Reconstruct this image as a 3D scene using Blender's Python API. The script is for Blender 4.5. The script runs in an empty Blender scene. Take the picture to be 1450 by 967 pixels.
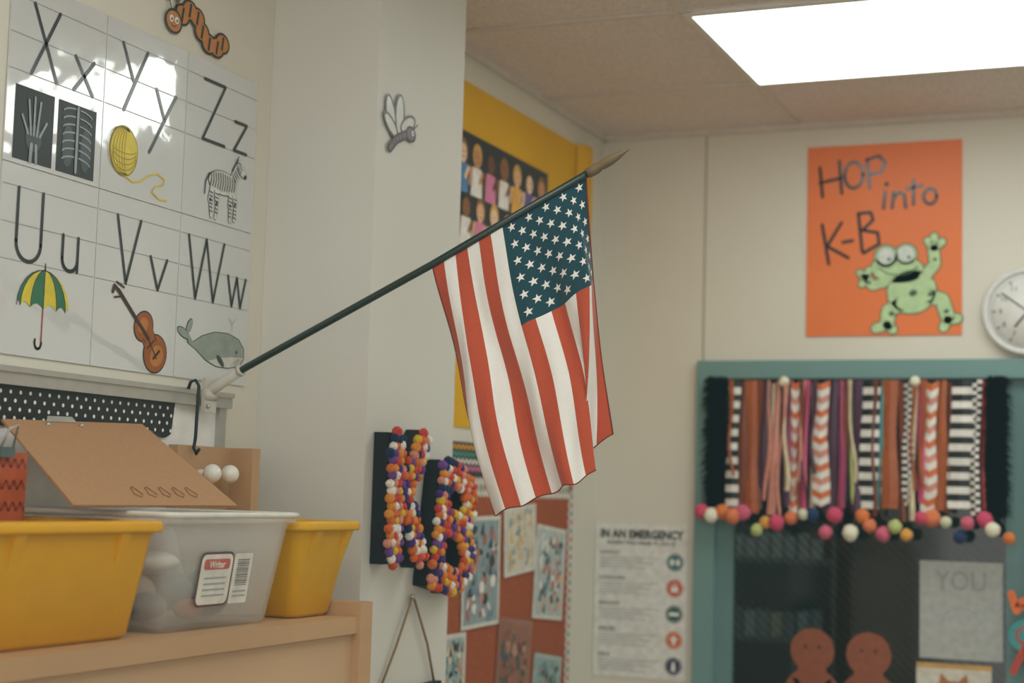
import bpy, math, random, bmesh
from mathutils import Vector, Matrix, noise
random.seed(7)
L=-1.9; H=2.77; FY=5.3
def lin(h):
    h=h.lstrip('#'); c=[int(h[i:i+2],16)/255 for i in (0,2,4)]
    return tuple(x/12.92 if x<=.04045 else ((x+.055)/1.055)**2.4 for x in c)
MC={}
def mat(name,hexc,rough=.6,spec=.3,nscale=30,namt=.06,bump=0,bscale=80,coat=0,emit=0,trans=0,metal=0,sheen=0,stretch=None,ior=1.45,cior=1.5,crough=.12):
    if name in MC: return MC[name]
    m=bpy.data.materials.new(name); m.use_nodes=True; nt=m.node_tree; b=nt.nodes["Principled BSDF"]
    col=lin(hexc)
    tc=nt.nodes.new("ShaderNodeTexCoord"); mp=nt.nodes.new("ShaderNodeMapping"); nt.links.new(tc.outputs["Object"],mp.inputs[0])
    if stretch: mp.inputs["Scale"].default_value=stretch
    n=nt.nodes.new("ShaderNodeTexNoise"); n.inputs["Scale"].default_value=nscale; n.inputs["Detail"].default_value=4
    nt.links.new(mp.outputs[0],n.inputs["Vector"])
    r=nt.nodes.new("ShaderNodeValToRGB"); r.color_ramp.elements[0].position=.3; r.color_ramp.elements[1].position=.7
    r.color_ramp.elements[0].color=(*[c*(1-namt) for c in col],1); r.color_ramp.elements[1].color=(*[min(1,c*(1+namt)) for c in col],1)
    nt.links.new(n.outputs["Fac"],r.inputs[0]); nt.links.new(r.outputs[0],b.inputs["Base Color"])
    b.inputs["Roughness"].default_value=rough; b.inputs["Specular IOR Level"].default_value=spec
    b.inputs["Metallic"].default_value=metal; b.inputs["Coat Weight"].default_value=coat; b.inputs["Coat Roughness"].default_value=crough; b.inputs["Coat IOR"].default_value=cior
    b.inputs["Sheen Weight"].default_value=sheen; b.inputs["IOR"].default_value=ior
    if trans: b.inputs["Transmission Weight"].default_value=trans
    if emit: b.inputs["Emission Color"].default_value=(*col,1); b.inputs["Emission Strength"].default_value=emit
    if bump:
        n2=nt.nodes.new("ShaderNodeTexNoise"); n2.inputs["Scale"].default_value=bscale; nt.links.new(mp.outputs[0],n2.inputs["Vector"])
        bp=nt.nodes.new("ShaderNodeBump"); bp.inputs["Strength"].default_value=bump; bp.inputs["Distance"].default_value=.01
        nt.links.new(n2.outputs["Fac"],bp.inputs["Height"]); nt.links.new(bp.outputs[0],b.inputs["Normal"])
        if coat: nt.links.new(bp.outputs[0],b.inputs["Coat Normal"])
    MC[name]=m; return m
class MB:
    def __init__(s,name): s.n=name; s.v=[]; s.f=[]; s.mi=[]; s.sm=[]; s.m=[]
    def add(s,vs,fs,m,smooth=False):
        if m not in s.m: s.m.append(m)
        k=s.m.index(m); o=len(s.v); s.v+= [tuple(v) for v in vs]
        for f in fs: s.f.append(tuple(i+o for i in f)); s.mi.append(k); s.sm.append(smooth)
    def box(s,x0,x1,y0,y1,z0,z1,m):
        vs=[(x,y,z) for x in(x0,x1) for y in(y0,y1) for z in(z0,z1)]
        s.add(vs,[(0,1,3,2),(4,6,7,5),(0,4,5,1),(2,3,7,6),(0,2,6,4),(1,5,7,3)],m)
    def tube(s,pts,r,m,seg=12,cap=True):
        pts=[Vector(p) for p in pts]; rr=r if isinstance(r,(list,tuple)) else [r]*len(pts)
        vs=[];fs=[]; up=None
        for i,p in enumerate(pts):
            d=(pts[min(i+1,len(pts)-1)]-pts[max(i-1,0)]).normalized()
            if up is None: up=d.orthogonal().normalized()
            up=(up-d*up.dot(d)).normalized(); w=d.cross(up)
            for k in range(seg):
                a=2*math.pi*k/seg; vs.append(p+(up*math.cos(a)+w*math.sin(a))*rr[i])
        for i in range(len(pts)-1):
            for k in range(seg): fs.append((i*seg+k,i*seg+(k+1)%seg,(i+1)*seg+(k+1)%seg,(i+1)*seg+k))
        if cap: fs.append(tuple(range(seg-1,-1,-1))); fs.append(tuple((len(pts)-1)*seg+k for k in range(seg)))
        s.add(vs,fs,m,True)
    def ball(s,c,r,m,seg=10,rings=7,fuzz=0,sc=(1,1,1)):
        vs=[];fs=[]; c=Vector(c)
        for i in range(rings+1):
            t=math.pi*i/rings
            for k in range(seg):
                a=2*math.pi*k/seg; q=r*(1+random.uniform(-fuzz,fuzz))
                vs.append(c+Vector((math.sin(t)*math.cos(a)*sc[0],math.sin(t)*math.sin(a)*sc[1],math.cos(t)*sc[2]))*q)
        for i in range(rings):
            for k in range(seg): fs.append((i*seg+k,i*seg+(k+1)%seg,(i+1)*seg+(k+1)%seg,(i+1)*seg+k))
        s.add(vs,fs,m,True)
    def build(s,parent=None):
        me=bpy.data.meshes.new(s.n); me.from_pydata(s.v,[],s.f)
        for m in s.m: me.materials.append(m)
        me.polygons.foreach_set("material_index",s.mi); me.polygons.foreach_set("use_smooth",s.sm); me.update()
        o=bpy.data.objects.new(s.n,me); bpy.context.collection.objects.link(o)
        if parent: o.parent=parent
        return o
class Panel:
    """flat artwork on a real sheet: local x,y in millimetres"""
    def __init__(s,mb,o,U,V,N,sc=.001): s.mb=mb;s.o=Vector(o);s.U=Vector(U);s.V=Vector(V);s.N=Vector(N);s.sc=sc
    def P(s,x,y,l): return s.o+(s.U*x+s.V*y)*s.sc+s.N*(l*.0006)
    def poly(s,pts,m,l=1): s.mb.add([s.P(x,y,l) for x,y in pts],[tuple(range(len(pts)))],m)
    def ell(s,cx,cy,rx,ry,m,l=1,a=0,n=24,a0=0,a1=360):
        ca,sa=math.cos(math.radians(a)),math.sin(math.radians(a)); pts=[]
        for k in range(n+(a1-a0<360)):
            t=math.radians(a0+(a1-a0)*k/n); x,y=rx*math.cos(t),ry*math.sin(t); pts.append((cx+x*ca-y*sa,cy+x*sa+y*ca))
        s.poly(pts,m,l)
    def stroke(s,pts,w,m,l=2,cap=True):
        for (a,b) in zip(pts[:-1],pts[1:]):
            dx,dy=b[0]-a[0],b[1]-a[1]; d=math.hypot(dx,dy) or 1; nx,ny=-dy/d*w/2,dx/d*w/2
            s.poly([(a[0]+nx,a[1]+ny),(b[0]+nx,b[1]+ny),(b[0]-nx,b[1]-ny),(a[0]-nx,a[1]-ny)],m,l)
        if cap:
            for p in pts: s.ell(p[0],p[1],w/2,w/2,m,l+.05,n=10)
    def arc(s,cx,cy,rx,ry,a0,a1,w,m,l=2,n=14):
        s.stroke([(cx+rx*math.cos(math.radians(a0+(a1-a0)*k/n)),cy+ry*math.sin(math.radians(a0+(a1-a0)*k/n))) for k in range(n+1)],w,m,l)
    def rect(s,x0,y0,x1,y1,m,l=1): s.poly([(x0,y0),(x1,y0),(x1,y1),(x0,y1)],m,l)
    def sheet(s,w,h,t,m):
        vs=[s.P(x,y,0)+s.N*z for z in(-t,0) for x,y in((0,0),(w,0),(w,h),(0,h))]
        s.mb.add(vs,[(4,5,6,7),(3,2,1,0),(0,1,5,4),(1,2,6,5),(2,3,7,6),(3,0,4,7)],m)
    def text(s,txt,x,y,size,m,l=2,bold=0,align='LEFT',sx=1):
        cu=bpy.data.curves.new("t",'FONT'); cu.body=txt; cu.size=size; cu.offset=bold; cu.align_x=align; cu.resolution_u=2
        ob=bpy.data.objects.new("t",cu); bpy.context.collection.objects.link(ob); bpy.context.view_layer.update()
        me=ob.to_mesh(); s.mb.add([s.P(x+v.co.x*sx,y+v.co.y,l) for v in me.vertices],[tuple(p.vertices) for p in me.polygons],m)
        ob.to_mesh_clear(); bpy.data.objects.remove(ob); bpy.data.curves.remove(cu)

# ---------------------------------------------------------------- materials
wallm=mat("wall_cream","#d8d3c4",.5,.3,3,.02,.06,300)
wallg=mat("wall_paint_column","#d5d3ca",.5,.3,3,.02,.06,300)
floorm=mat("floor_vinyl","#aea698",.4,.4,6,.1)
black=mat("ink_black","#1c2223",.4,.3)
white=mat("paint_white","#e9e8e2",.5)
gray=mat("line_gray","#9a9d9c",.5)
# ---------------------------------------------------------------- room
def room(name,boxes,m):
    b=MB(name)
    for x in boxes: b.box(*x,m)
    return b.build()
room("floor",[(L-.1,4.2,-3,5.4,-.1,0)],floorm)
room("wall_left",[(L-.1,L,-3,5.4,0,H)],wallm)
room("wall_right",[(4.1,4.2,-3,5.4,0,H)],wallm)
DX0,DX1,DZ=-1.538,-.40,1.974
room("wall_far_left",[(L,DX0,FY,FY+.1,0,DZ)],wallm)
room("wall_far_right",[(DX1,4.1,FY,FY+.1,0,DZ)],wallm)
room("wall_far",[(L,4.1,FY,FY+.1,DZ,H)],wallm)
room("wall_column",[(L+.0005,-1.63,3.085,3.53,0,H)],wallg)
room("trim_panel_joint",[(-1.527,-1.521,FY-.003,FY,DZ,H)],mat("joint","#a9a695",.6))
ct=mat("ceiling_tile","#dfd2ca",.9,.1,90,.13,.6,140)
cb=MB("ceiling")
cb.box(L-.1,4.2,-3,5.4,H,H+.08,ct); cb.build()
gm=mat("ceiling_grid","#d2c6bc",.5)
g=MB("trim_ceiling_grid")
xs=[-1.21+1.46*i for i in range(4)]; ys=[-2.12+.76*i for i in range(10)]
for x in xs: g.box(x-.012,x+.012,-3,FY-.001,H-.006,H-.0005,gm)
for y in ys: g.box(L+.002,4.09,y-.012,y+.012,H-.0065,H-.0005,gm)
g.box(L+.001,L+.02,3.53,FY-.001,H-.02,H-.0005,gm); g.box(L+.001,4.09,FY-.02,FY-.001,H-.02,H-.0005,gm)
g.build()
def fixture(x0,y0):
    b=MB("ceiling_light_panel"); em=mat("diffuser_glow","#f2fbf6",.4,emit=4.7,nscale=2,namt=.02)
    fr=mat("fixture_frame","#d5d2ca",.4)
    x1,y1=x0+1.46,y0+.76; z=H-.008
    b.box(x0+.02,x1-.02,y0+.02,y1-.02,z-.004,z-.001,em)
    for q in ((x0,x0+.02,y0,y1),(x1-.02,x1,y0,y1),(x0+.02,x1-.02,y0,y0+.02),(x0+.02,x1-.02,y1-.02,y1)): b.box(*q,z-.006,z-.001,fr)
    b.build()
for x,y in ((-1.21,3.96),(-1.21,1.68),(1.71,3.96),(1.71,1.68),(-1.21,-.6),(1.71,-.6)): fixture(x,y)

# ---------------------------------------------------------------- alphabet cards
cardw=mat("card_laminated","#cfd1d1",.2,.6,4,.01,.36,8,coat=1,cior=2.0,crough=.04)
ink=mat("card_ink","#182122",.3,.4,coat=.5)
gl=mat("card_guide","#8f9394",.4)
def M_(n,h,**k): return mat("art_"+n,h,.35,.4,40,.12,**k)
CW,CH=270,335
def card(iy,iz,draw):
    b=MB("alphabet_card"); y=2.212+.2705*iy; z=2.058-.3355*iz
    p=Panel(b,(L+.004,y,z),(0,1,0),(0,0,1),(1,0,0)); p.sheet(CW-1.5,CH-1.5,.003,cardw)
    for v in (296,230,165): p.rect(2,v-.7,CW-4,v+.7,gl)
    draw(p); b.build()
T,X_,B_,D_=294,230,167,108
def dX(p):
    w=7.5
    p.stroke([(60,T),(130,B_)],w,ink); p.stroke([(130,T),(60,B_)],w,ink)
    p.stroke([(180,X_),(235,B_)],w,ink); p.stroke([(235,X_),(180,B_)],w,ink)
    k=M_("xray_black","#14181a"); gr=M_("xray_bone","#8d9698"); g2=M_("xray_dim","#3b4446")
    p.rect(22,8,128,140,k); p.rect(140,8,250,140,k)
    p.ell(75,52,22,24,g2,2)
    for i,(x,y) in enumerate(((42,88),(58,118),(74,126),(90,120),(108,86))): p.stroke([(75+(i-2)*8,58),(x,y)],5,gr,3)
    p.stroke([(70,40),(68,10)],8,gr,3); p.stroke([(82,40),(84,10)],7,gr,3)
    p.stroke([(195,15),(195,135)],7,gr,3)
    for i in range(7):
        y=30+i*15; p.arc(195,y,42,12,15,80,3,gr,3,6); p.arc(195,y,42,12,100,165,3,gr,3,6)
    p.ell(170,60,16,40,g2,2); p.ell(222,60,16,40,g2,2)
def dY(p):
    w=7.5
    p.stroke([(50,T),(88,228)],w,ink); p.stroke([(130,T),(62,B_-2)],w,ink)
    p.stroke([(165,X_),(197,172)],w,ink); p.stroke([(232,X_),(150,D_-8)],w,ink)
    ye=M_("yarn","#d9c02f"); yd=M_("yarn_dark","#9c8820")
    p.ell(68,85,46,50,yd,1.5); p.ell(68,85,43,47,ye,2)
    for i in range(7): p.arc(68-8+i*3,85,44-i*6,46,60,290,1.4,yd,3,12)
    for i in range(5): p.arc(68,85+4*i-8,40,40-i*7,200,350,1.4,yd,3.2,10)
    p.stroke([(75,38),(100,30),(130,38),(150,52),(180,62),(205,55),(200,42),(175,35),(165,22),(190,12),(215,14)],3.4,ye,3)
def dZ(p):
    w=7.5
    p.stroke([(60,T),(140,T),(62,B_),(145,B_)],w,ink)
    p.stroke([(182,X_),(230,X_),(182,B_),(232,B_)],w,ink)
    wh=M_("zebra_white","#d4d5d0"); k=M_("zebra_black","#23282a")
    def limb(pts,ws):
        for (a,b),q in zip(zip(pts[:-1],pts[1:]),ws): p.stroke([a,b],q+3,k,1.2); p.stroke([a,b],q,wh,2)
    limb([(108,75),(100,45),(106,12)],[16,9]); limb([(122,75),(126,42),(122,10)],[14,8])
    limb([(178,78),(176,45),(178,12)],[14,8]); limb([(190,82),(196,50),(194,16)],[14,8])
    p.ell(145,88,55,27,k,1.3); p.ell(145,88,53,25,wh,2.2)
    limb([(182,95),(205,130)],[28]); p.ell(217,128,24,11,k,2.1,-35); p.ell(217,128,22,9.5,wh,2.6,-35)
    limb([(202,142),(205,154)],[5]); p.ell(231,117,6,5,k,3)
    p.stroke([(92,100),(80,80),(78,55)],4,k,3)
    for i in range(11):
        x=98+i*9; p.stroke([(x,110-abs(i-5)*1.2),(x+4,90),(x-1,70+abs(i-5))],3.4,k,3,False)
    for i in range(6): p.stroke([(180+i*5,112+i*6),(196+i*4.5,98+i*6)],3,k,3,False)
    for x0 in (103,124,176,195):
        for j in range(6): p.stroke([(x0-6,62-j*8),(x0+6,60-j*8)],2.4,k,3,False)
    p.stroke([(180,122),(200,150)],5,k,3)
def dU(p):
    w=7.5
    p.stroke([(45,T),(45,200)],w,ink); p.arc(78,200,33,33,180,360,w,ink); p.stroke([(111,200),(111,T)],w,ink)
    p.stroke([(172,X_),(172,188)],w,ink); p.arc(194,188,22,22,180,360,w,ink); p.stroke([(216,X_),(216,B_)],w,ink)
    gr=M_("umb_green","#2e6b4b"); ye=M_("umb_yellow","#d8c436"); hd=M_("umb_handle","#9a4a3a")
    p.stroke([(128,165),(126,30)],3.5,hd,1.5); p.arc(118,28,9,12,0,-200,5,M_("umb_grip","#3a2320"),1.6)
    n=6; cx,cy,rx,ry=127,88,72,70
    for i in range(n):
        xa=cx+rx*math.cos(math.pi*(1-i/n)); xb=cx+rx*math.cos(math.pi*(1-(i+1)/n))
        def side(x):
            f=(x-cx)/rx; return [(cx+f*rx*math.sin(t),cy+ry*math.cos(t)) for t in [math.pi/2*j/6 for j in range(7)]]
        pts=side(xa)+[((xa*(1-t)+xb*t),cy+9*math.sin(math.pi*t)) for t in (.25,.5,.75)]+side(xb)[::-1]
        p.poly(pts,gr if i%2==0 else ye,2+.01*i)
        p.stroke(side(xa),1.4,ink,2.6,False)
    p.stroke([(cx,cy+ry-2),(cx,cy+ry+12)],3,ink,2)
def dV(p):
    w=7.5
    p.stroke([(60,T),(95,B_),(135,T)],w,ink); p.stroke([(172,X_),(200,B_),(228,X_)],w,ink)
    br=M_("violin","#94501f"); bd=M_("violin_dark","#3a2012"); bl=M_("violin_light","#b8702f")
    ax=-52
    for e,(m,l) in ((3,(bd,1.5)),(0,(br,2))):
        p.ell(202,40,36+e,38+e,m,l,ax); p.ell(160,90,27+e,31+e,m,l+.02,ax); p.stroke([(166,84),(192,52)],40+e,m,l+.04,False)
    p.ell(207,36,20,24,bl,2.4,ax); p.ell(158,92,14,18,bl,2.4,ax)
    p.stroke([(178,66),(72,152)],9,bd,3,False); p.stroke([(74,150),(60,158),(56,146)],8,bd,3)
    for a,b in(((62,136),(84,140)),((66,166),(90,158))): p.stroke([a,b],4,bd,3.1)
    p.stroke([(178,66),(206,30)],3,bd,3.2); p.stroke([(174,48),(196,66)],3,bd,3.3)
    p.stroke([(168,58),(160,66)],2,bd,3.3); p.stroke([(196,76),(204,66)],2,bd,3.3); p.stroke([(196,30),(214,46)],6,bd,3.3)
def dW(p):
    w=7.5
    p.stroke([(30,T),(62,B_),(95,T),(128,B_),(162,T)],w,ink); p.stroke([(182,X_),(200,B_),(217,X_),(234,B_),(252,X_)],w,ink)
    wg=M_("whale","#8f9a90"); wd=M_("whale_dark","#39413e"); wl=M_("whale_belly","#c8c9be")
    body=[(40,98),(62,76),(95,92),(140,104),(190,106),(232,98),(254,80),(256,58),(238,42),(195,34),(150,34),(110,44),(75,62),(45,72)]
    p.poly([(148+(x-148)*1.03,70+(y-70)*1.06) for x,y in body],wd,1.4); p.poly(body,wg,2)
    p.poly([(256,60),(238,42),(195,34),(150,34),(120,42),(160,52),(210,58)],wl,2.5)
    for e,m,l in ((2,wd,1.4),(0,wg,2.1)): p.ell(26,92,22+e,8+e,m,l,-20); p.ell(46,108,16+e,7+e,m,l,60)
    p.ell(165,46,18,7,wd,3,-35); p.ell(226,70,3.5,3.5,ink,3)
    for i in range(4): p.stroke([(205+i*12,40),(235+i*4,56)],1,wd,3,False)
    p.stroke([(205,108),(205,128),(192,140)],1.6,gray,3); p.stroke([(205,128),(218,142)],1.6,gray,3)
for i,dd in enumerate((dX,dY,dZ)): card(i,0,dd)
for i,dd in enumerate((dU,dV,dW)): card(i,1,dd)
# caterpillar cutout
b=MB("caterpillar_cutout"); p=Panel(b,(L+.004,0,0),(0,1,0),(0,0,1),(1,0,0))
og=M_("cat_orange","#bd7838"); ok=M_("cat_black","#20201c")
body=[(2722,2462),(2748,2478),(2776,2470),(2795,2446),(2822,2428),(2852,2428),(2872,2442)]
for i,(x,y) in enumerate(body): p.ell(x,y,29,23,ok,1+i*.1)
for i,(x,y) in enumerate(body): p.ell(x,y,23,18,og,2+i*.1); p.stroke([(x-2,y-15),(x+3,y+15)],7,ok,3,False)
p.ell(2692,2440,30,26,ok,3.2); p.ell(2692,2440,25,21,og,3.4)
p.ell(2684,2444,7,7,white,3.7); p.ell(2702,2444,7,7,white,3.7); p.ell(2685,2443,3,3,ok,3.9); p.ell(2703,2443,3,3,ok,3.9)
p.arc(2692,2436,10,7,200,340,2,ok,3.8)
p.stroke([(2685,2458),(2672,2485)],3,ok,3); p.ell(2672,2486,9,9,ok,3.1); p.ell(2672,2486,6,6,og,3.3); p.stroke([(2700,2458),(2702,2490)],3,ok,3); p.ell(2702,2491,9,9,ok,3.1); p.ell(2702,2491,6,6,og,3.3)
b.build()
# dragonfly cutout on column
b=MB("dragonfly_cutout"); p=Panel(b,(-1.626,0,-.022),(0,1,0),(0,0,1),(1,0,0))
wg=M_("bug_wing","#c9c6be"); bp_=M_("bug_body","#6a5658")
for k,(cx,cy,rx,ry,a) in enumerate(((3142,2352,17,44,22),(3184,2364,17,42,-2),(3225,2350,34,14,28),(3142,2332,34,12,150))):
    p.ell(cx,cy,rx+8,ry+6,ok,1+k*.3,a); p.ell(cx,cy,rx,ry,wg,1.2+k*.3,a)
p.stroke([(3140,2280),(3170,2306),(3215,2326)],22,ok,2.4); p.stroke([(3140,2280),(3170,2306),(3215,2326)],11,bp_,2.8)
for t in (.2,.4,.6,.8): p.stroke([(3136+t*70,2296+t*36),(3148+t*70,2280+t*36)],4,ok,3.0,False)
p.ell(3240,2332,26,19,ok,2.9); p.ell(3240,2332,19,13,bp_,3.2); p.ell(3250,2336,6,6,white,3.4); p.ell(3251,2336,2.5,2.5,ok,3.6); p.stroke([(3250,2344),(3272,2360)],4,ok,3); b.build()

# ---------------------------------------------------------------- whiteboard
alu=mat("aluminium","#b4b3ad",.35,.5,metal=.6)
b=MB("whiteboard")
b.box(L+.001,L+.012,1.2,2.9,.75,1.67,mat("whiteboard_surface","#e6e6e2",.2,.5,coat=.3))
b.box(L+.001,L+.03,1.2,2.935,1.668,1.698,alu); b.box(L+.001,L+.035,1.2,2.935,1.69,1.70,alu)
b.box(L+.001,L+.022,2.9,2.925,.75,1.668,alu); b.box(L+.001,L+.03,1.2,2.9,.74,.76,alu); b.build()
b=MB("polka_dot_border"); p=Panel(b,(L+.016,0,0),(0,1,0),(0,0,1),(1,0,0)); pk=M_("border_black","#16191b")
pts=[(1500,1668),(2745,1668)]
n=16
for i in range(n):
    for k in range(1,9):
        t=k/8; pts.append((2745-(i+t)*1245/n,1612-15*math.sin(math.pi*t)))
p.poly(pts,pk,1)
for i in range(48):
    for j in range(4): p.ell(1510+i*26+(j%2)*13,1612+j*15,3.6,3.6,white,2,n=8)
b.build()
b=MB("wire_hook"); b.tube([(L+.038,2.757,1.698),(L+.043,2.757,1.712),(L+.052,2.760,1.716),(L+.058,2.764,1.705),(L+.055,2.765,1.60),(L+.052,2.765,1.58),(L+.062,2.76,1.568),(L+.07,2.758,1.578)],.0035,black,8); b.build()
wood=mat("wood_maple","#b68f68",.45,.35,8,.1,stretch=(1,.15,1))
woodl=mat("wood_light","#bd9a76",.45,.35,8,.08,stretch=(1,.15,1))
b=MB("coat_peg_rack"); b.box(L+.023,L+.045,2.72,2.94,1.44,1.585,wood); b.box(L+.045,L+.10,2.91,2.94,1.44,1.585,wood)
wk=mat("knob_white","#e8e4da",.3,.5,coat=.4)
for yy in (2.79,2.855): b.tube([(L+.045,yy,1.53),(L+.07,yy,1.53)],.008,wk); b.ball((L+.082,yy,1.53),.019,wk,16,10)
b.build()

# ---------------------------------------------------------------- flag on pole
par=bpy.data.objects.new("american_flag_on_pole",None); bpy.context.collection.objects.link(par)
FYP=2.83
A0=Vector((-1.788,FYP,1.740)); HP=Vector((-1.048,FYP,2.108)); HL=Vector((-1.363,FYP,1.946))
dv=(HP-HL).normalized()
pm=mat("pole_green","#12261f",.35,.5,coat=.2)
b=MB("staff"); b.tube([Vector((-1.83,FYP,1.718)),A0+dv*.02,HL,HP+dv*.006],.0074,pm,16); b.build(par)
br=mat("spear_wood","#6f5a3e",.45,.4)
b=MB("spear_finial"); S=HP+dv*.004
b.tube([S,S+dv*.01,S+dv*.02,S+dv*.028,S+dv*.034,S+dv*.05,S+dv*.064,S+dv*.082,S+dv*.094],[.0095,.0105,.0105,.008,.0095,.0095,.0075,.003,.0008],br,16); b.build(par)
sk=mat("bracket_white","#bdb9ae",.4,.4)
b=MB("wall_bracket"); W0=Vector((-1.868,FYP,1.694)); 
b.tube([W0,W0+(A0-W0)*.12,A0],[.0115,.012,.0105],sk,18); b.tube([A0-dv*.004,A0+dv*.003],[.0118,.0118],sk,18)
b.box(L+.036,L+.044,FYP-.022,FYP+.022,1.655,1.725,sk); b.tube([(L+.04,FYP-.02,1.69),(L+.04,FYP+.02,1.69)],.012,sk,14)
b.ball((L+.047,FYP-.012,1.667),.005,alu); b.ball((L+.047,FYP+.012,1.715),.005,alu); b.tube([W0+Vector((0,-.02,.002)),W0+Vector((0,.02,.002))],.005,alu,10); b.build(par)
# cloth
b0=[(HP.x+(HL.x-HP.x)*i/13, HP.z+(HL.z-HP.z)*i/13, 0) for i in range(14)]
b4=[(-1.044,1.912,.036),(-1.038,1.905,.020),(-1.032,1.895,.002),(-1.0585,1.882,0),(-1.085,1.866,0),(-1.113,1.851,0),(-1.141,1.837,0),(-1.169,1.822,0),(-1.195,1.809,0),(-1.224,1.795,0),(-1.248,1.786,0),(-1.278,1.775,0),(-1.299,1.768,.004),(-1.314,1.7656,.012)]
b1=[(-1.002,1.622,.040),(-1.032,1.600,.060),(-1.058,1.580,.054),(-1.042,1.565,.030),(-1.0130,1.554,.000),(-1.0287,1.5415,0),(-1.050,1.5265,0),(-1.079,1.5205,0),(-1.1078,1.509,0),(-1.1366,1.498,0),(-1.1609,1.484,0),(-1.1897,1.4752,0),(-1.220,1.465,.006),(-1.2302,1.4662,.018)]
def cr(p0,p1,p2,p3,t): return .5*((2*p1)+(-p0+p2)*t+(2*p0-5*p1+4*p2-p3)*t*t+(-p0+3*p1-3*p2+p3)*t**3)
def rowv(row,a):
    s=a*13; i=max(0,min(int(s),12)); t=s-i; q=[row[max(0,min(13,i+k))] for k in(-1,0,1,2)]
    return [cr(*[z[c] for z in q],t) for c in range(3)]
def Fp(a,bb):
    r0,r4,r1=rowv(b0,a),rowv(b4,a),rowv(b1,a); out=[]
    for c in range(3):
        l0=(bb-.4)*(bb-1)/.4; l4=bb*(bb-1)/(.4*-.6); l1=bb*(bb-.4)/.6
        q=r0[c]*l0+r4[c]*l4+r1[c]*l1
        if bb<=.4: li=r0[c]+(r4[c]-r0[c])*bb/.4
        else: li=r4[c]+(r1[c]-r4[c])*(bb-.4)/.6
        out.append(.5*q+.5*li)
    s=min(1,bb*1.6)
    y=out[2]+.014*s*math.sin(a*18+bb*2.2+.6)+.007*s*math.sin(a*8.5-bb*4)+.004*s*math.sin(a*33+bb*7)+.002*math.sin(a*55-bb*11)*s
    x=out[0]+.007*math.sin(bb*9+a*5)*s*(1-bb*.6)*(1 if a>.35 else a/.35)
    return Vector((x,FYP+y,out[1]+.002*math.sin(a*40)*bb))
red=mat("cloth_red","#b5482c",.75,.2,300,.06,.2,900,sheen=.2); clw=mat("cloth_white","#e8e4de",.75,.2,300,.03,.2,900,sheen=.2); navy=mat("cloth_navy","#123c47",.75,.2,300,.06,.2,900,sheen=.2)
hem=mat("cloth_hem","#6c281c",.8)
b=MB("flag_cloth"); NA,NB=13*8,90
for i in range(NA):
    for j in range(NB):
        a0,a1,c0,c1=i/NA,(i+1)/NA,j/NB,(j+1)/NB
        st=i//8; m=red if st%2==0 else clw
        if st<7 and c1<=.4+1e-6: m=navy
        b.add([Fp(a0,c0),Fp(a1,c0),Fp(a1,c1),Fp(a0,c1)],[(0,1,2,3)],m,True)
def star(ca,cbb,r):
    ex=.354; ey=.505
    for sg in (-1,1):
        vs=[]
        for k in range(11):
            if k==0: da=db=0
            else:
                t=math.pi*2*(k-1)/10+math.pi/2; q=r if (k-1)%2==0 else r*.4
                db=-q*math.sin(t)/ey; da=-q*math.cos(t)/ex
            a,c=ca+da,cbb+db; P0=Fp(a,c); n=(Fp(a+.004,c)-Fp(a-.004,c)).cross(Fp(a,c+.004)-Fp(a,c-.004)).normalized()
            vs.append(P0+n*.0009*sg)
        b.add(vs,[(0,k,k%10+1) for k in range(1,11)],clw,True)
for i in range(1,10):
    for j in range(1,12):
        if (i+j)%2==0: star(i/10*7/13,j/12*.4,.0092)
for a in (0.0,1.0): b.tube([Fp(a,j/60) for j in range(61)],.0016,hem,6)
b.tube([Fp(i/80,1) for i in range(81)],.0012,hem,6)
o=b.build(par)
bm=bmesh.new(); bm.from_mesh(o.data); bmesh.ops.remove_doubles(bm,verts=bm.verts,dist=.00005); bm.to_mesh(o.data); bm.free()

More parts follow.
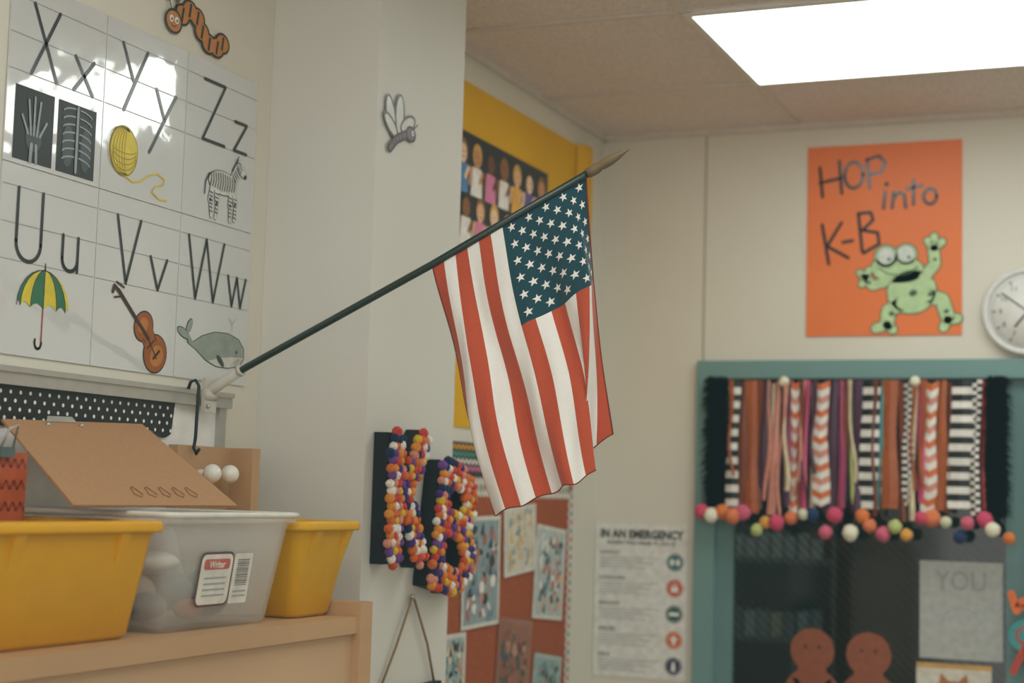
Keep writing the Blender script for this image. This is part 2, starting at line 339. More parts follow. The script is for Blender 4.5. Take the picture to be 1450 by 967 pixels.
# ---------------------------------------------------------------- bookcase + bins
b=MB("low_bookcase")
b.box(L+.04,-1.50,1.0,2.835,1.228,1.26,wood); b.box(L+.04,-1.512,1.0,2.835,.04,1.228,woodl)
b.box(L+.04,-1.495,2.835,2.885,0,1.287,wood); b.box(L+.04,-1.495,.95,1.0,0,1.287,wood); b.box(L+.06,-1.53,1.0,2.835,0,.04,wood); b.build()
def rrect(x0,x1,y0,y1,z,r,n=5):
    pts=[]
    for cx,cy,a in ((x1-r,y1-r,0),(x0+r,y1-r,90),(x0+r,y0+r,180),(x1-r,y0+r,270)):
        for k in range(n+1):
            t=math.radians(a+90*k/n); pts.append((cx+r*math.cos(t),cy+r*math.sin(t),z))
    return pts
def binn(name,x0,x1,y0,y1,z0,z1,tp,m,ribs=True):
    b=MB(name); fl=.010; r=.03
    def ring(off,z): return rrect(x0+off,x1-off,y0+off,y1-off,z,max(.006,r-off*.2))
    def offat(z): return fl+tp*(1-(z-z0)/(z1-z0))
    rings=[ring(offat(z0)+.008,z0),ring(offat(z0),z0+.008),ring(offat(z1-.03),z1-.03),ring(fl,z1-.016),ring(.001,z1-.018),ring(0,z1-.014),ring(0,z1-.004),ring(.003,z1),ring(fl+.002,z1),ring(fl+.005,z1-.004),ring(offat(z0)+.004,z0+.012)]
    N=len(rings[0]); vs=[v for q in rings for v in q]; fs=[]
    for i in range(len(rings)-1):
        for k in range(N): fs.append((i*N+k,i*N+(k+1)%N,(i+1)*N+(k+1)%N,(i+1)*N+k))
    fs.append(tuple(range(N-1,-1,-1))); fs.append(tuple((len(rings)-1)*N+k for k in range(N)))
    b.add(vs,fs,m,True)
    if ribs:
        for yy in (y0+(y1-y0)*.28,y0+(y1-y0)*.78):
            zt=z1-.015; zb=z1-.075
            b.add([(x1-.003,yy-.012,zt),(x1-.003,yy+.012,zt),(x1-offat(zb)-.001,yy+.009,zb),(x1-offat(zb)-.001,yy-.009,zb),(x1-fl-.006,yy-.014,zt),(x1-fl-.006,yy+.014,zt)],[(0,1,2,3),(4,0,3),(1,5,2)],m)
    return b
yel=mat("plastic_yellow","#d89c12",.35,.4,20,.03,.05,60)
yel2=mat("plastic_yellow_b","#d59e14",.35,.4,20,.03)
b=binn("storage_bin",-1.81,-1.515,1.72,2.212,1.2603,1.446,.028,yel); b.build()
b=binn("storage_bin",-1.84,-1.515,2.645,2.880,1.2603,1.444,.034,yel2); b.build()
clr=bpy.data.materials.new("plastic_clear"); clr.use_nodes=True; nt=clr.node_tree; nt.nodes.clear()
o_=nt.nodes.new("ShaderNodeOutputMaterial"); mx=nt.nodes.new("ShaderNodeMixShader"); tr=nt.nodes.new("ShaderNodeBsdfTransparent"); pb=nt.nodes.new("ShaderNodeBsdfPrincipled")
nn=nt.nodes.new("ShaderNodeTexNoise"); nn.inputs["Scale"].default_value=6; mr=nt.nodes.new("ShaderNodeMapRange"); mr.inputs[3].default_value=.20; mr.inputs[4].default_value=.30
nt.links.new(nn.outputs[0],mr.inputs[0]); nt.links.new(mr.outputs[0],mx.inputs[0]); tr.inputs[0].default_value=(.98,.98,.98,1)
pb.inputs["Base Color"].default_value=(.9,.9,.86,1); pb.inputs["Roughness"].default_value=.2
nt.links.new(tr.outputs[0],mx.inputs[1]); nt.links.new(pb.outputs[0],mx.inputs[2]); nt.links.new(mx.outputs[0],o_.inputs[0])
cpar=bpy.data.objects.new("clear_storage_tub",None); bpy.context.collection.objects.link(cpar)
b=binn("tub_body",-1.84,-1.518,2.222,2.638,1.2603,1.458,.03,clr,False); b.build(cpar)
b=MB("tub_rim"); rp_=rrect(-1.84,-1.518,2.222,2.638,1.455,.03); b.tube(rp_+[rp_[0]],.0055,mat("tub_rim_white","#d3d0c6",.3,.5),8,False); b.build(cpar)
b=MB("contents"); 
for c,r,h,sc in (((-1.68,2.33,1.318),.045,"#a89888",(1,1.3,.9)),((-1.68,2.44,1.318),.045,"#6e6f6e",(1.2,1.2,.8)),((-1.66,2.54,1.315),.04,"#8a8880",(1,1,1)),((-1.68,2.38,1.37),.035,"#c9c4b8",(1.6,1.8,.6)),((-1.62,2.49,1.297),.028,"#4b5054",(1,1.5,.8)),((-1.62,2.30,1.30),.03,"#5e6568",(1,1.6,.8)),((-1.6,2.40,1.292),.022,"#a35a40",(1,1.6,.8))):
    b.ball(c,r,mat("stuff"+h[1:],h,.6),14,10,.05,sc)
b.build(cpar)
b=MB("label"); p=Panel(b,(-1.5485,2.333,1.300),(0,1,0),(.15,0,.989),(.989,0,-.15)); 
lr=M_("label_red","#5a3a38"); lw=M_("label_white","#d4d0c6")
def rr(p,x0,y0,x1,y1,r,m,l):
    pts=[(q[0],q[1]) for q in rrect(x0,x1,y0,y1,0,r)]; p.poly(pts,m,l)
rr(p,0,0,104,94,14,lr,2); rr(p,4,4,100,90,12,lw,3); rr(p,12,64,92,82,6,M_("label_red2","#b8584a"),4); p.text("Writer",52,67,17,lw,5,align='CENTER',bold=.5)
for i in range(4): p.rect(18,48-i*10,86,51-i*10,gray,4)
rr(p,106,2,164,90,4,lw,2.5)
for i in range(14): p.rect(116,34+i*3.4,154,34+i*3.4+(1.0+i%3*.4),M_("barcode","#4a4c4a"),4)
p.rect(114,14,156,17,gray,4); p.rect(114,22,156,25,gray,4)
b.build(cpar)
# clipboard
b=MB("clipboard"); hb=mat("hardboard","#ac8059",.55,.3,200,.1)
TL,TR,BR,BL=[Vector(q) for q in ((-1.845,2.185,1.603),(-1.845,2.58,1.615),(-1.60,2.54,1.467),(-1.60,2.07,1.465))]
N=(TR-TL).cross(BL-TL).normalized(); N=N if N.x>0 else -N
th=.004
vs=[q+N*k for k in (0,th) for q in (TL,TR,BR,BL)]
b.add(vs,[(4,5,6,7),(3,2,1,0),(0,1,5,4),(1,2,6,5),(2,3,7,6),(3,0,4,7)],hb)
def CPt(u,v,h=0): return TL+(TR-TL)*u+((BL-TL)*(1-u)+(BR-TR)*u)*v+N*(th+h)
for u in (.27,.5): b.ball(CPt(u,.06,.001),.0045,alu)
cl=[CPt(u,v,h) for u,v,h in ((.28,.02,.001),(.49,.02,.001),(.47,-.02,.006),(.30,-.02,.006))]; b.add(cl,[(0,1,2,3)],alu)
sc_=mat("pencil_mark","#93683f",.6)
for k in range(5):
    u=.40+k*.088; w=.05
    b.tube([CPt(u,.88,.0005),CPt(u+w*.3,.80,.0005),CPt(u+w*.6,.79,.0005),CPt(u+w,.88,.0005),CPt(u+w*.5,.91,.0005),CPt(u,.88,.0005)],.0008,sc_,5)
b.build()
b=MB("patterned_notebook"); p=Panel(b,(-1.72,1.90,1.40),(0,1,0),(0,0,1),(1,0,0)); p.sheet(205,148,.02,M_("nb_orange","#b0502c"))
nd=M_("nb_dark","#8a3a22")
for r_ in range(4):
    for k in range(11): p.stroke([(4+k*18,22+r_*34),(13+k*18,36+r_*34),(22+k*18,22+r_*34)],5,nd,1,False)
b.build()
b=MB("binder_clip"); 
for yy in (1.97,2.035):
    b.tube([(-1.715,yy,1.555),(-1.70,yy,1.585),(-1.70,yy+.02,1.59),(-1.715,yy+.028,1.555)],.002,alu,6)
    b.box(-1.745,-1.712,yy-.004,yy+.03,1.54,1.556,mat("clip_teal","#5d6f70",.3,metal=.5))
b.build()

# ---------------------------------------------------------------- pom-pom letters
pcols=[mat("pom_%d"%i,h,.9,.1,200,.25,sheen=.1) for i,h in enumerate(("#d8602a","#dd8a34","#e6dfd0","#c8403c","#4a2a72","#1f2c50","#d8b030","#d88a78","#e6e0d4","#cf6a2a","#c2481f","#6a3f8a"))]
def letter(name,segs,org,ang,wid):
    b=MB(name); ca,sa=math.cos(ang),math.sin(ang)
    def W(x,y,h): return Vector((-1.628+h,org[0]+x*ca+y*sa,org[1]-x*sa+y*ca))
    bk=mat("letter_black","#121619",.6)
    for k,(a,c) in enumerate(segs):
        a=Vector(a);c=Vector(c); d=(c-a).normalized(); n=Vector((-d.y,d.x)); a2=a-d*wid*.45; c2=c+d*wid*.45; hw=wid/2; T_=.034+.0003*k
        q=[a2+n*hw,c2+n*hw,c2-n*hw,a2-n*hw]; vs=[W(v.x,v.y,0) for v in q]+[W(v.x,v.y,T_) for v in q]
        b.add(vs,[(4,5,6,7),(3,2,1,0),(0,1,5,4),(1,2,6,5),(2,3,7,6),(3,0,4,7)],bk)
    s=.0185; pts=[]
    for i in range(-14,15):
        for j in range(-16,17):
            x=i*s+(j%2)*s/2; y=j*s*.87; v=Vector((x,y))
            for a,c in segs:
                a=Vector(a);c=Vector(c); t=max(0,min(1,(v-a).dot(c-a)/(c-a).length_squared))
                if (v-(a+(c-a)*t)).length<wid*.56: pts.append(v); break
    for v in pts:
        b.ball(W(v.x+random.uniform(-.002,.002),v.y+random.uniform(-.002,.002),.042),random.uniform(.0092,.012),random.choice(pcols),10,7,.08)
    b.build()
letter("pompom_letter_k",[((-.063,-.115),(-.063,.115)),((-.05,-.01),(.065,.115)),((-.03,.01),(.065,-.115))],(3.213,1.49),0,.058)
arc1=[(.02+.06*math.cos(t),.062+.055*math.sin(t)) for t in [math.pi/2-math.pi*k/5 for k in range(6)]]
arc2=[(.02+.075*math.cos(t),-.058+.063*math.sin(t)) for t in [math.pi/2-math.pi*k/5 for k in range(6)]]
seg=[((-.07,-.12),(-.07,.115)),((-.07,.117),(.02,.117)),((-.07,.004),(.02,.004)),((-.07,-.121),(.02,-.121))]+list(zip(arc1[:-1],arc1[1:]))+list(zip(arc2[:-1],arc2[1:]))
letter("pompom_letter_b",seg,(3.452,1.424),.17,.052)
b=MB("hanging_sign"); tw=mat("twine","#8b7352",.9)
b.tube([(-1.622,3.17,1.07),(-1.618,3.24,1.165),(-1.618,3.312,1.268),(-1.618,3.322,1.268),(-1.618,3.40,1.16),(-1.622,3.45,1.07)],.003,tw,8)
b.ball((-1.62,3.317,1.27),.007,alu); b.box(-1.628,-1.612,3.15,3.47,.85,1.072,mat("sign_black","#1a1f22",.5)); b.box(-1.612,-1.610,3.17,3.45,.87,1.05,mat("sign_face","#3c474a",.6)); b.build()

# ---------------------------------------------------------------- bulletin wall
yp=mat("yellow_paper","#dda616",.6,.2,6,.04)
b=MB("yellow_backing_paper"); p=Panel(b,(L+.003,0,0),(0,1,0),(0,0,1),(1,0,0)); 
p.poly([(3560,1690),(5140,1690),(5140,2683),(3560,2672)],yp,0)
cur=[(L+.006+.03*math.sin(t),5.14-.06*(1-math.cos(t))) for t in [math.pi*k/8 for k in range(9)]]
vs=[];n=len(cur)
for z in (2.28,2.683):
    for x,y in cur: vs.append((x,y,z))
b.add(vs,[(i,i+1,n+i+1,n+i) for i in range(n-1)],yp,True); b.build()
skins=["#e2ae84","#c98a5c","#8a5534","#f0c8a4","#6b3f28"]; shirts=["#c23c3c","#4a86b8","#e9e4da","#d87aa0","#e9e4da","#e2a33a","#5a4a90"]
def folks(p,w,h,rows,cols,bg=None):
    k=0
    for r_ in range(rows):
        for c in range(cols):
            x=w*(c+.5+(.25 if r_%2 else -.05))/cols; y=h*(rows-r_-.35)/rows-8; s=min(w/cols,h/rows)*.34
            sh=M_("shirt%d"%(k%7),shirts[k%7]); l=1+r_*1.6+.2*(c%2); sm=M_("skin%d"%(k*3%5),skins[k*3%5])
            p.poly([(x-s*1.2,y-h/rows*.75),(x+s*1.2,y-h/rows*.75),(x+s*.9,y-s*.9),(x-s*.9,y-s*.9)],sh,l)
            p.ell(x,y+s*.15,s*.95,s*1.05,M_("hair%d"%(k%3),("#2a1a12","#8a5a24","#d0a040")[k%3]),l+.3,n=12); p.ell(x,y-s*.1,s*.75,s*.85,sm,l+.6,n=12)
            p.stroke([(x-s*1.2,y-s*1.2),(x-s*1.5,y-s*2.4)],s*.5,sm,l+.1); p.stroke([(x+s*1.2,y-s*1.2),(x+s*.6,y-s*2.0)],s*.45,sm,l+.25)
            p.ell(x-s*.28,y,s*.09,s*.09,ink,l+.9,n=6); p.ell(x+s*.28,y,s*.09,s*.09,ink,l+.9,n=6); p.arc(x,y-s*.3,s*.25,s*.2,200,340,s*.07,ink,l+.9,5)
            k+=1
b=MB("people_poster"); p=Panel(b,(L+.008,3.96,2.225),(0,1,0),(0,0,1),(1,0,0)); p.sheet(800,305,.003,M_("poster_night","#16222a")); folks(p,800,305,2,8); b.build()
b=MB("zigzag_border_strip"); p=Panel(b,(L+.006,3.7,1.555),(0,1,0),(0,0,1),(1,0,0)); p.sheet(1350,95,.003,M_("strip_dark","#2b2f33"))
for r_,h in enumerate(("#d87aa0","#e9e4da","#4f9a8a","#e2a33a")):
    for k in range(47): p.stroke([(8+k*28,14+r_*20),(22+k*28,28+r_*20),(36+k*28,14+r_*20)],8,M_("zz%d"%r_,h),1+r_*.1,False)
b.build()
b=MB("bulletin_board"); b.box(L+.001,L+.012,3.62,5.05,.6,1.54,mat("burlap_red","#a05536",.85,.1,120,.12,.2,300))
p=Panel(b,(L+.0125,0,0),(0,1,0),(0,0,1),(1,0,0)); bd1=M_("scallop","#d9d2c6"); bd2=M_("scallop2","#b25a50"); bd3=M_("scallop3","#4f8a86")
for i in range(34):
    z=610+i*28; p.ell(5028,z,26,17,bd1,1+(i%2)*.3,n=12); p.ell(5030,z,13,9,bd2 if i%2 else bd3,2,n=10)
for i in range(52):
    y=3640+i*27; p.ell(y,1522,17,26,bd1,1+(i%2)*.3,n=12); p.ell(y,1524,9,12,bd2 if i%2 else bd3,2,n=10)
b.build()
def paper(name,y,z,w,h,ang,draw,col="#d8d4c8"):
    b=MB(name); a=math.radians(ang); p=Panel(b,(L+.018,y,z),(0,math.cos(a),math.sin(a)),(0,-math.sin(a),math.cos(a)),(1,0,0)); p.sheet(w,h,.002,M_("paper"+col[1:],col)); draw(p,w,h); b.build()
def blobs(seed,cols,bg=None):
    def d(p,w,h):
        r=random.Random(seed)
        if bg: p.rect(12,12,w-12,h-12,M_("bg"+bg[1:],bg),.6)
        for k in range(70): 
            c=cols[k%len(cols)]; x,y=r.uniform(.13,.87)*w,r.uniform(.10,.90)*h
            if k%3: p.ell(x,y,r.uniform(.02,.08)*w,r.uniform(.015,.06)*h,M_("b"+c[1:],c),1+k*.03,r.uniform(0,90),n=9)
            else: p.poly([(x-.06*w,y-.05*h),(x+.05*w,y-.06*h),(x+.03*w,y+.06*h)],M_("b"+c[1:],c),1+k*.03)
    return d
paper("child_drawing",4.17,1.125,265,315,1,blobs(1,["#3a4a50","#b98a7a","#e9e4da","#6f8a94","#2f3a3c","#a86a5a"],"#8f9fa4"))
paper("child_drawing",4.47,1.26,250,205,4,blobs(2,["#d8b27a","#7fa4ac","#e2cfb0"],"#d4ccb8"))
paper("child_drawing",4.70,1.13,255,290,-5,blobs(3,["#3f545a","#c9705a","#e9e4da","#5f8a94","#2f3a3c","#d8a888"],"#b4c0bc"))
paper("child_drawing",4.41,.83,260,320,-6,blobs(4,["#8a5a44","#b88a70","#6a3a2c","#4a5658"],"#94604a"),"#9a6a54")
paper("child_drawing",4.06,.86,145,260,0,blobs(5,["#5f9298","#d0905a","#3a4a50","#e9d9b0"],"#a8b8b4"))
paper("child_drawing",4.70,.80,235,225,-8,blobs(6,["#5f9298","#b9705a","#3a4a50"],"#8fa8a4"),"#a4bcb8")

# ---------------------------------------------------------------- far wall
FN=(0,-1,0)
def FP(b,x,z,off=.004): return Panel(b,(x,FY-off,z),(1,0,0),(0,0,1),FN)
b=MB("hop_into_kb_poster"); p=FP(b,-1.173,2.054,.006); PW,PH=500,633
p.sheet(PW,PH,.005,mat("poster_orange","#e9773f",.4,.3,3,.03,.15,5))
K=PW/219
def q(pts): return [(x*K,(270-y)*K*1.027) for x,y in pts]
for s in ([(18,30),(22,72)],[(46,22),(50,68)],[(18,52),(50,46)],[(86,22),(90,62)],[(86,22),(103,17),(112,28),(106,40),(89,44)],[(114,57),(115,58)],
  [(112,68),(110,92)],[(113,58),(114,59)],[(122,92),(124,70)],[(124,78),(132,70),(139,74),(141,92)],[(152,54),(152,88)],[(143,66),(164,62)],
  [(22,112),(32,168)],[(50,110),(28,145)],[(28,142),(60,160)],[(52,138),(66,136)],[(74,98),(80,152)],[(74,98),(92,97),(95,108),(80,122)],[(80,122),(102,126),(104,142),(82,154)]):
    p.stroke(q(s),11,ink,2)
p.arc(67*K,(270-43)*K*1.027,13*K,19*K,0,360,11,ink,2,20); p.arc(175*K,(270-78)*K*1.027,9*K,11*K,0,360,11,ink,2,16)
fg=M_("frog_green","#b3d09a"); fk=M_("frog_dark","#3f5a44"); fe=M_("frog_eye","#d2d9d0")
def frog(e,m,l):
    def E(x,y,rx,ry,a=0): p.ell(x*K,(270-y)*K*1.027,rx*K+e,ry*K+e,m,l,a)
    def S(pts,w): p.stroke(q(pts),w*K+2*e,m,l)
    E(130,178,37,20,-6); E(150,210,34,31,10); E(114,160,16,16); E(142,158,15,15)
    S([(112,196),(95,200),(84,188)],13); S([(84,188),(77,182)],10); S([(86,190),(80,198)],9); S([(86,188),(90,178)],9)
    S([(168,190),(182,172),(180,150)],15); S([(180,150),(172,140)],10); S([(181,150),(181,134)],10); S([(182,150),(192,142)],10)
    S([(138,225),(118,236),(116,254)],19); S([(116,256),(100,260)],13); S([(116,256),(124,262)],12)
    S([(170,215),(192,222),(200,246)],19); S([(200,250),(213,248)],13); S([(200,250),(194,260)],12)
frog(4,fk,3); frog(0,fg,3.4)
for x,y in ((114,159),(142,157)): p.ell(x*K,(270-y)*K*1.027,13*K,13*K,fk,3.9); p.ell(x*K,(270-y)*K*1.027,12*K,12*K,fe,4.2); p.ell((x+4)*K,(270-y-5)*K*1.027,2.5*K,2.5*K,fk,4.5)
p.stroke(q([(104,176),(116,184),(130,187),(146,184),(158,176)]),4,fk,4.3)
for x,y,r_ in ((152,212,6),(176,214,4),(182,166,3),(122,240,4),(198,238,4),(90,196,3)): p.ell(x*K,(270-y)*K*1.027,r_*K,r_*K*.8,fk,4.2,20)
b.build()
# clock
b=MB("wall_clock"); cx,cz,R_=-.470,2.122,.137
b.tube([(cx,FY-.001,cz),(cx,FY-.03,cz)],R_-.006,mat("clock_face","#e3e2dc",.4),48)
pr=[]
for k in range(49):
    a=2*math.pi*k/48; pr.append((cx+(R_-.008)*math.cos(a),FY-.03,cz+(R_-.008)*math.sin(a)))
b.tube(pr,.010,mat("clock_rim","#d7d8d6",.25,.5,coat=.3),10,False)
p=Panel(b,(cx,FY-.0305,cz),(1,0,0),(0,0,1),FN)
for k in range(60):
    a=math.radians(k*6); r0=104 if k%5 else 96; p.stroke([(r0*math.cos(a),r0*math.sin(a)),(110*math.cos(a),110*math.sin(a))],4 if k%5==0 else 1.5,ink,1,False)
for k in range(1,13):
    a=math.radians(90-30*k); p.text(str(k),82*math.cos(a),82*math.sin(a)-8,24,ink,1,align='CENTER')
p.stroke([(15,-12),(-78,58)],5,ink,3); p.stroke([(10,12),(-38,-48)],7,ink,2.5); p.ell(0,0,7,7,ink,3.5); b.build()
# emergency sign
b=MB("emergency_instructions_sign"); p=FP(b,-1.893,.905,.004); SW,SH=326,515
p.sheet(SW,SH,.003,M_("sign_paper","#deddd6"))
p.text("IN AN EMERGENCY",SW/2,SH-48,39,ink,1,bold=1.8,align='CENTER',sx=.86); p.text("WHEN YOU HEAR IT, DO IT",SW/2,SH-70,17,ink,1,bold=.5,align='CENTER',sx=1.15)
for i,(h,hd) in enumerate((("#2e6a6c","LOCKOUT"),("#c9552c","LOCKDOWN"),("#2c5a4c","EVACUATE"),("#cf6a34","SHELTER"),("#33304c","HOLD"))):
    y=SH-125-i*86; c=M_("icon%d"%i,h); p.ell(SW-42,y,30,30,c,1,n=28); p.arc(SW-42,y,25,25,0,360,1.5,white,1.3,20)
    if i==0: p.ell(SW-52,y,8,11,white,2); p.ell(SW-32,y,8,11,white,2)
    elif i==1: p.rect(SW-54,y-13,SW-30,y+5,white,2); p.arc(SW-42,y+5,8,10,0,180,3.5,white,2)
    elif i==2: p.rect(SW-60,y-6,SW-26,y+6,white,2)
    elif i==3: p.poly([(SW-42,y+16),(SW-58,y),(SW-26,y)],white,2); p.rect(SW-48,y-14,SW-36,y,white,2)
    else: p.ell(SW-42,y+8,6,6,white,2); p.rect(SW-49,y-16,SW-35,y+2,white,2)
    p.text(hd,16,y+22,15,ink,1,bold=.4)
    for j in range(5): p.rect(16,y+10-j*9,16+(170 if j%2 else 215)-j*12,y+12.5-j*9,gray,1)
b.build()
# door
teal=mat("door_teal","#6c8f8c",.4,.4,5,.03); teal2=mat("door_teal_leaf","#608280",.4,.4,5,.03)
b=MB("door_1"); y0,y1=FY-.03,FY+.08; e=.0005
b.box(DX0+e,DX0+.07,y0,y1,0,DZ-e,teal); b.box(DX1-.07,DX1-e,y0,y1,0,DZ-e,teal); b.box(DX0+.07,DX1-.07,y0,y1,DZ-.06,DZ-e,teal)
lx0,lx1=DX0+.07,DX1-.07; ly0,ly1=FY+.005,FY+.05
b.box(lx0,lx0+.055,ly0,ly1,0.01,DZ-.06,teal2); b.box(lx1-.07,lx1,ly0,ly1,0.01,DZ-.06,teal2); b.box(lx0+.055,lx1-.07,ly0,ly1,DZ-.11,DZ-.06,teal2); b.box(lx0+.055,lx1-.07,ly0,ly1,.01,.80,teal2)
gx0,gx1=lx0+.055,lx1-.07
glm=bpy.data.materials.new("door_glass"); glm.use_nodes=True; nt=glm.node_tree; nt.nodes.clear()
o_=nt.nodes.new("ShaderNodeOutputMaterial"); mx=nt.nodes.new("ShaderNodeMixShader"); tr=nt.nodes.new("ShaderNodeBsdfTransparent"); gs=nt.nodes.new("ShaderNodeBsdfGlossy"); fr=nt.nodes.new("ShaderNodeFresnel")
gs.inputs["Roughness"].default_value=.06; fr.inputs[0].default_value=1.6
tcn=nt.nodes.new("ShaderNodeTexCoord"); wv=nt.nodes.new("ShaderNodeTexWave"); wv.inputs["Scale"].default_value=20; wv.bands_direction='DIAGONAL'; wv.wave_profile='SIN'
nt.links.new(tcn.outputs["Object"],wv.inputs["Vector"]); rp=nt.nodes.new("ShaderNodeValToRGB"); rp.color_ramp.elements[0].position=.75; rp.color_ramp.elements[0].color=(.45,.54,.53,1); rp.color_ramp.elements[1].position=.95; rp.color_ramp.elements[1].color=(.20,.25,.25,1)
nt.links.new(wv.outputs["Fac"],rp.inputs[0]); nt.links.new(rp.outputs[0],tr.inputs[0])
nt.links.new(fr.outputs[0],mx.inputs[0]); nt.links.new(tr.outputs[0],mx.inputs[1]); nt.links.new(gs.outputs[0],mx.inputs[2]); nt.links.new(mx.outputs[0],o_.inputs[0])
b.add([(gx0,FY+.028,.80),(gx1,FY+.028,.80),(gx1,FY+.028,DZ-.11),(gx0,FY+.028,DZ-.11)],[(0,1,2,3)],glm)
b.build()
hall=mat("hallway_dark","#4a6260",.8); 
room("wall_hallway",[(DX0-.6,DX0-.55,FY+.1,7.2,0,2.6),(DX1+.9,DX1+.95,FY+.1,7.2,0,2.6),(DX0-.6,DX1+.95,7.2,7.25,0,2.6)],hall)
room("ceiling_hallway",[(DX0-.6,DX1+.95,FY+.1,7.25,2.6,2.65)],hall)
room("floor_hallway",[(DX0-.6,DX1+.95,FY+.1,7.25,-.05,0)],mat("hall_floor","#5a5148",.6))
b=MB("hallway_fill_panel"); b.box(-1.6,-1.0,5.8,6.3,2.58,2.599,mat("hall_fill_glow","#dff2f2",.4,emit=2.2)); b.build()  # unseen glowing panel, added to brighten the hallway behind the glass
b=MB("reflection_standin_shelf"); hs=mat("shelf_gray","#7f8b88",.5)  # shelf and pale books added to imitate shelf reflections in the door glass
for z in (.3,.62,.94,1.26): b.box(-1.95,-1.35,6.6,6.95,z,z+.02,hs)
b.box(-1.97,-1.95,6.6,6.95,0,1.5,hs); b.box(-1.35,-1.33,6.6,6.95,0,1.5,hs)
for i in range(10): b.box(-1.93+i*.055,-1.885+i*.055,6.62,6.8,.961,1.05+.04*random.random(),M_("bk%d"%(i%4),("#cfd2cc","#9fb0b0","#d8c8b0","#7f8f90")[i%4])); b.box(-1.93+i*.055,-1.885+i*.055,6.62,6.8,1.281,1.36+.04*random.random(),M_("bk0","#cfd2cc"))
b.build()
b=MB("window_paper_sign"); p=FP(b,-.806,1.03,-.024); p.sheet(255,305,.002,M_("thin_paper","#a9aca8")); gt=M_("faint","#949995"); p.text("YOU",128,215,88,gt,1,align='CENTER',bold=2,sx=.85); p.arc(128,110,60,50,0,180,3,gt,1); b.build()
b=MB("gingerbread_cutout"); gb=M_("ginger","#8a4a30")
p=FP(b,0,0,-.024)
for cx_,cz_ in ((-1148,1030),(-966,1027)):
    p.ell(cx_,cz_,72,72,gb,1); p.poly([(cx_-45,cz_-50),(cx_+45,cz_-50),(cx_+70,cz_-220),(cx_-70,cz_-220)],gb,1.2); p.stroke([(cx_-40,cz_-90),(cx_-62,cz_-115)],50,gb,1.3) ; p.stroke([(cx_+40,cz_-90),(cx_+62,cz_-115)],50,gb,1.3)
    for s in (-1,1): p.ell(cx_+s*22,cz_+12,6,6,M_("ginger_eye","#4a2418"),2)
b.build()
b=MB("cat_drawing"); p=FP(b,-.815,.80,-.022); p.sheet(230,215,.002,M_("cat_paper","#cfcabb")); p.rect(0,200,230,215,M_("catstrip","#c99a50"),1)
co_=M_("cat_orange2","#b06a38"); p.ell(115,120,55,42,co_,2); p.poly([(68,140),(75,185),(105,158)],co_,2.2); p.poly([(162,140),(155,185),(125,158)],co_,2.2); p.ell(95,125,6,8,ink,3); p.ell(135,125,6,8,ink,3); b.build()
b=MB("craft_letters_decal"); p=FP(b,-.545,1.0,.034); co=M_("craft_orange","#e06a2c"); cte=M_("craft_teal","#3a8f92"); cre=M_("craft_red","#b8402c")
p.stroke([(25,245),(40,195),(60,225),(80,190),(98,240)],24,co,1); p.ell(70,120,55,50,cte,1); p.arc(70,120,30,25,0,360,8,cre,2); p.stroke([(30,10),(65,85),(100,10)],22,cre,3); b.build()
# valance with ribbons
vx0,vx1=-1.415,-.595; zt=1.905; vy=FY-.040
b=MB("ribbon_valance"); fur=mat("fur_black","#0d1112",.9,.1,60,.2)
bw=(M_("rb_black","#15181a"),M_("rb_white","#e3dfd6"))
Rn=M_("rb_rust","#a0522c"); Bn=M_("rb_brown","#763c2a"); Pk=M_("rb_pink","#cf4f78"); Pu=M_("rb_plum","#46293f"); Sa=M_("rb_salmon","#cf8a78"); Gr=M_("rb_lime","#b8c47a"); Te=M_("rb_teal","#4f8f90"); Or=M_("rb_orange","#d06a3a"); Cr=M_("rb_cream","#d8c8a4"); Rd=M_("rb_red","#9a3436"); Mg=M_("rb_magenta","#a03f68")
spec=[("s",.045),(Bn,.03),(Rn,.045),(Bn,.02),(Pu,.03),(Cr,.02),(Sa,.03),(Pu,.03),(Mg,.018),("c",.028),(Rd,.025),(Pk,.02),(Cr,.018),("c",.06),(Pu,.04),(Mg,.02),(Bn,.025),(Gr,.015),(Pu,.035),("s",.075),(Te,.015),(Rn,.055),(Bn,.02),("g",.04),(Cr,.02),(Pk,.03),("c",.05),(Rn,.035),(Bn,.02),("s",.085),("g",.03),(Rd,.015)]
tot=sum(s[1] for s in spec); x=vx0
def ribbon(x,ww,typ,ln,dep,tw_,ph,amp):
    n=36; Wd=ww*1.25
    for j in range(n):
        zz=[zt-ln*j/n,zt-ln*(j+1)/n]; vs=[]
        for z in zz:
            t=(zt-z)/ln; xc=x+ww/2+.014*tw_*t+amp*math.sin(ph+t*6)*t; yy=vy-dep-.006*math.sin(ph+t*7)-.01*t; hw=Wd/2*(1-.22*math.sin(t*3.1+ph*.2)**2)
            for u in (-1,0,1): vs.append((xc+u*hw,yy-.006*(1-abs(u))+.004*u*math.sin(ph+t*4),z))
        if typ=="s": ms=(bw[(j//2)%2],)*2
        elif typ=="g": ms=(bw[j%2],bw[(j+1)%2])
        elif typ=="c":
            cc=(Or,bw[1],Sa,bw[1]); ms=(cc[(j//2)%4],)*2
            vs[1]=(vs[1][0],vs[1][1],vs[1][2]-.014); vs[4]=(vs[4][0],vs[4][1],vs[4][2]-.014)
        else: ms=(typ,typ)
        b.add(vs,[(0,1,4,3)],ms[0],True); b.add(vs,[(1,2,5,4)],ms[1],True)
for typ,w in spec:
    ww=w*(vx1-vx0)/tot; ln=random.uniform(.39,.455)
    ribbon(x,ww,typ,ln,random.uniform(0,.018),random.uniform(-1,1),random.uniform(0,6),.005); x+=ww
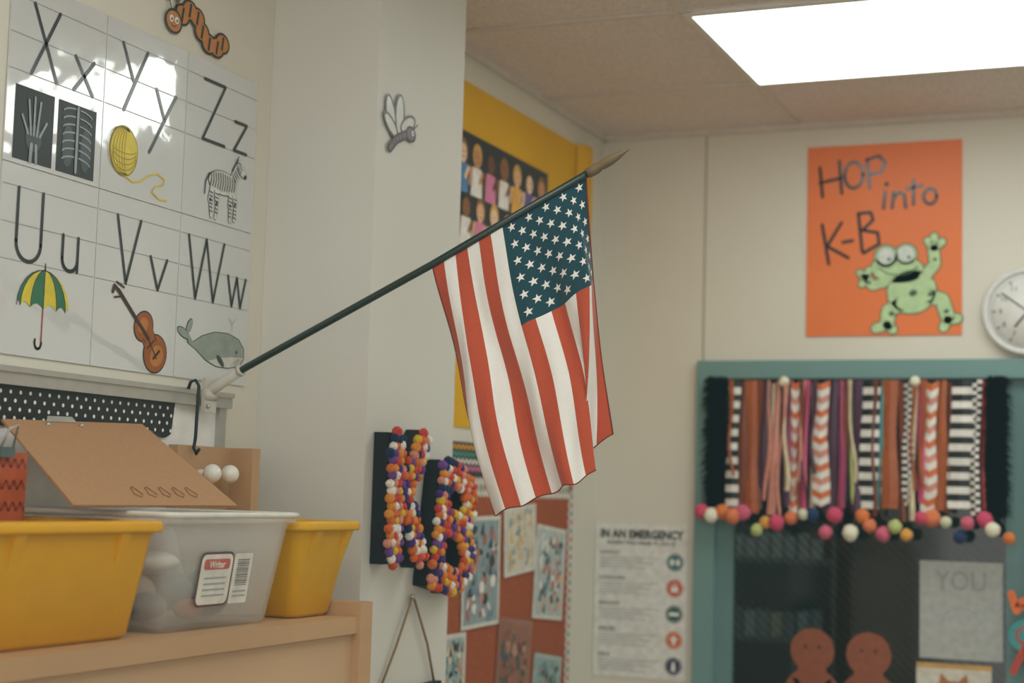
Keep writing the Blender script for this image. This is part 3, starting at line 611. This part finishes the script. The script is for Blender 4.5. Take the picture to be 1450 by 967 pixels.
for i in range(12):
    xx=random.uniform(vx0,vx1-.02); ln=random.uniform(.3,.44)
    ribbon(xx,random.uniform(.008,.014),random.choice((Gr,Pu,Cr,Sa,Bn,Rn,Pk,Pu)),ln,.026,random.uniform(-2,2),random.uniform(0,6),.014)
b.tube([(vx0-.09,FY-.041,zt),(vx1+.07,FY-.041,zt)],.008,black,8)
vpoms=[mat("vp%d"%i,h,.9,.1,200,.2,sheen=.1) for i,h in enumerate(("#d04a6a","#dd7a3f","#cfd0b0","#d0607a","#dfa04a","#e8e4cc","#dd7a4f","#27385f","#b8c47a"))]
for i in range(27):
    b.ball((vx0-.09+i*(vx1-vx0+.16)/26+random.uniform(-.008,.008),FY-.072-.012*(i%2),zt-.435-random.choice((0,.012,.03,.055))),random.uniform(.018,.028),vpoms[(i*5+i//4)%9],12,8,.09)
for i,xx in enumerate((-1.23,-.81)): b.ball((xx,FY-.066,zt-.005),.017,vpoms[5],12,8,.09)
def furstrip(xa,xb,z0,z1,n):
    b.box(xa+.015,xb-.015,FY-.05,FY-.032,z0+.01,z1-.005,fur)
    for i in range(n):
        x=random.uniform(xa+.012,xb-.012); z=random.uniform(z0+.02,z1); l=random.uniform(.02,.05); dx=random.uniform(-.03,.03); dy=-random.uniform(.008,.03)
        w=.0025; a=Vector((x,FY-.048,z)); t=a+Vector((dx,dy,-l*random.uniform(.2,1)))
        b.add([a+Vector((-w,0,0)),a+Vector((w,0,0)),t],[(0,1,2)],fur); b.add([a+Vector((0,0,w)),a+Vector((0,0,-w)),t],[(0,1,2)],fur)
furstrip(-1.505,-1.415,1.47,1.92,1700); furstrip(-.60,-.518,1.47,1.92,1700)
b.build()

# ---------------------------------------------------------------- world, camera
w=bpy.data.worlds.new("world"); bpy.context.scene.world=w; w.use_nodes=True
bg=w.node_tree.nodes["Background"]; bg.inputs[0].default_value=(1,.94,.87,1); bg.inputs[1].default_value=1.5
cam=bpy.data.cameras.new("camera"); co=bpy.data.objects.new("camera",cam); bpy.context.collection.objects.link(co)
th=math.radians(5.46); ps=math.radians(22.8); ro=math.radians(1.6)
F=Vector((-math.sin(ps)*math.cos(th),math.cos(ps)*math.cos(th),math.sin(th))); R0=Vector((math.cos(ps),math.sin(ps),0)); U0=R0.cross(F)
R=math.cos(ro)*R0+math.sin(ro)*U0; U=math.cos(ro)*U0-math.sin(ro)*R0
M=Matrix((R,U,-F)).transposed().to_4x4(); M.translation=(0,0,1.5); co.matrix_world=M
cam.sensor_width=36; cam.lens=57.1; cam.dof.use_dof=True; cam.dof.focus_distance=3.07; cam.dof.aperture_fstop=2.9
sc=bpy.context.scene; sc.camera=co
vs_=sc.view_settings
vs_.view_transform='Standard'; vs_.exposure=0; vs_.gamma=1.08
try:
    vs_.use_curve_mapping=True; cm=vs_.curve_mapping
    cm.black_level=(-.006,-.011,-.011); cm.update()
except Exception as ex: print(ex)
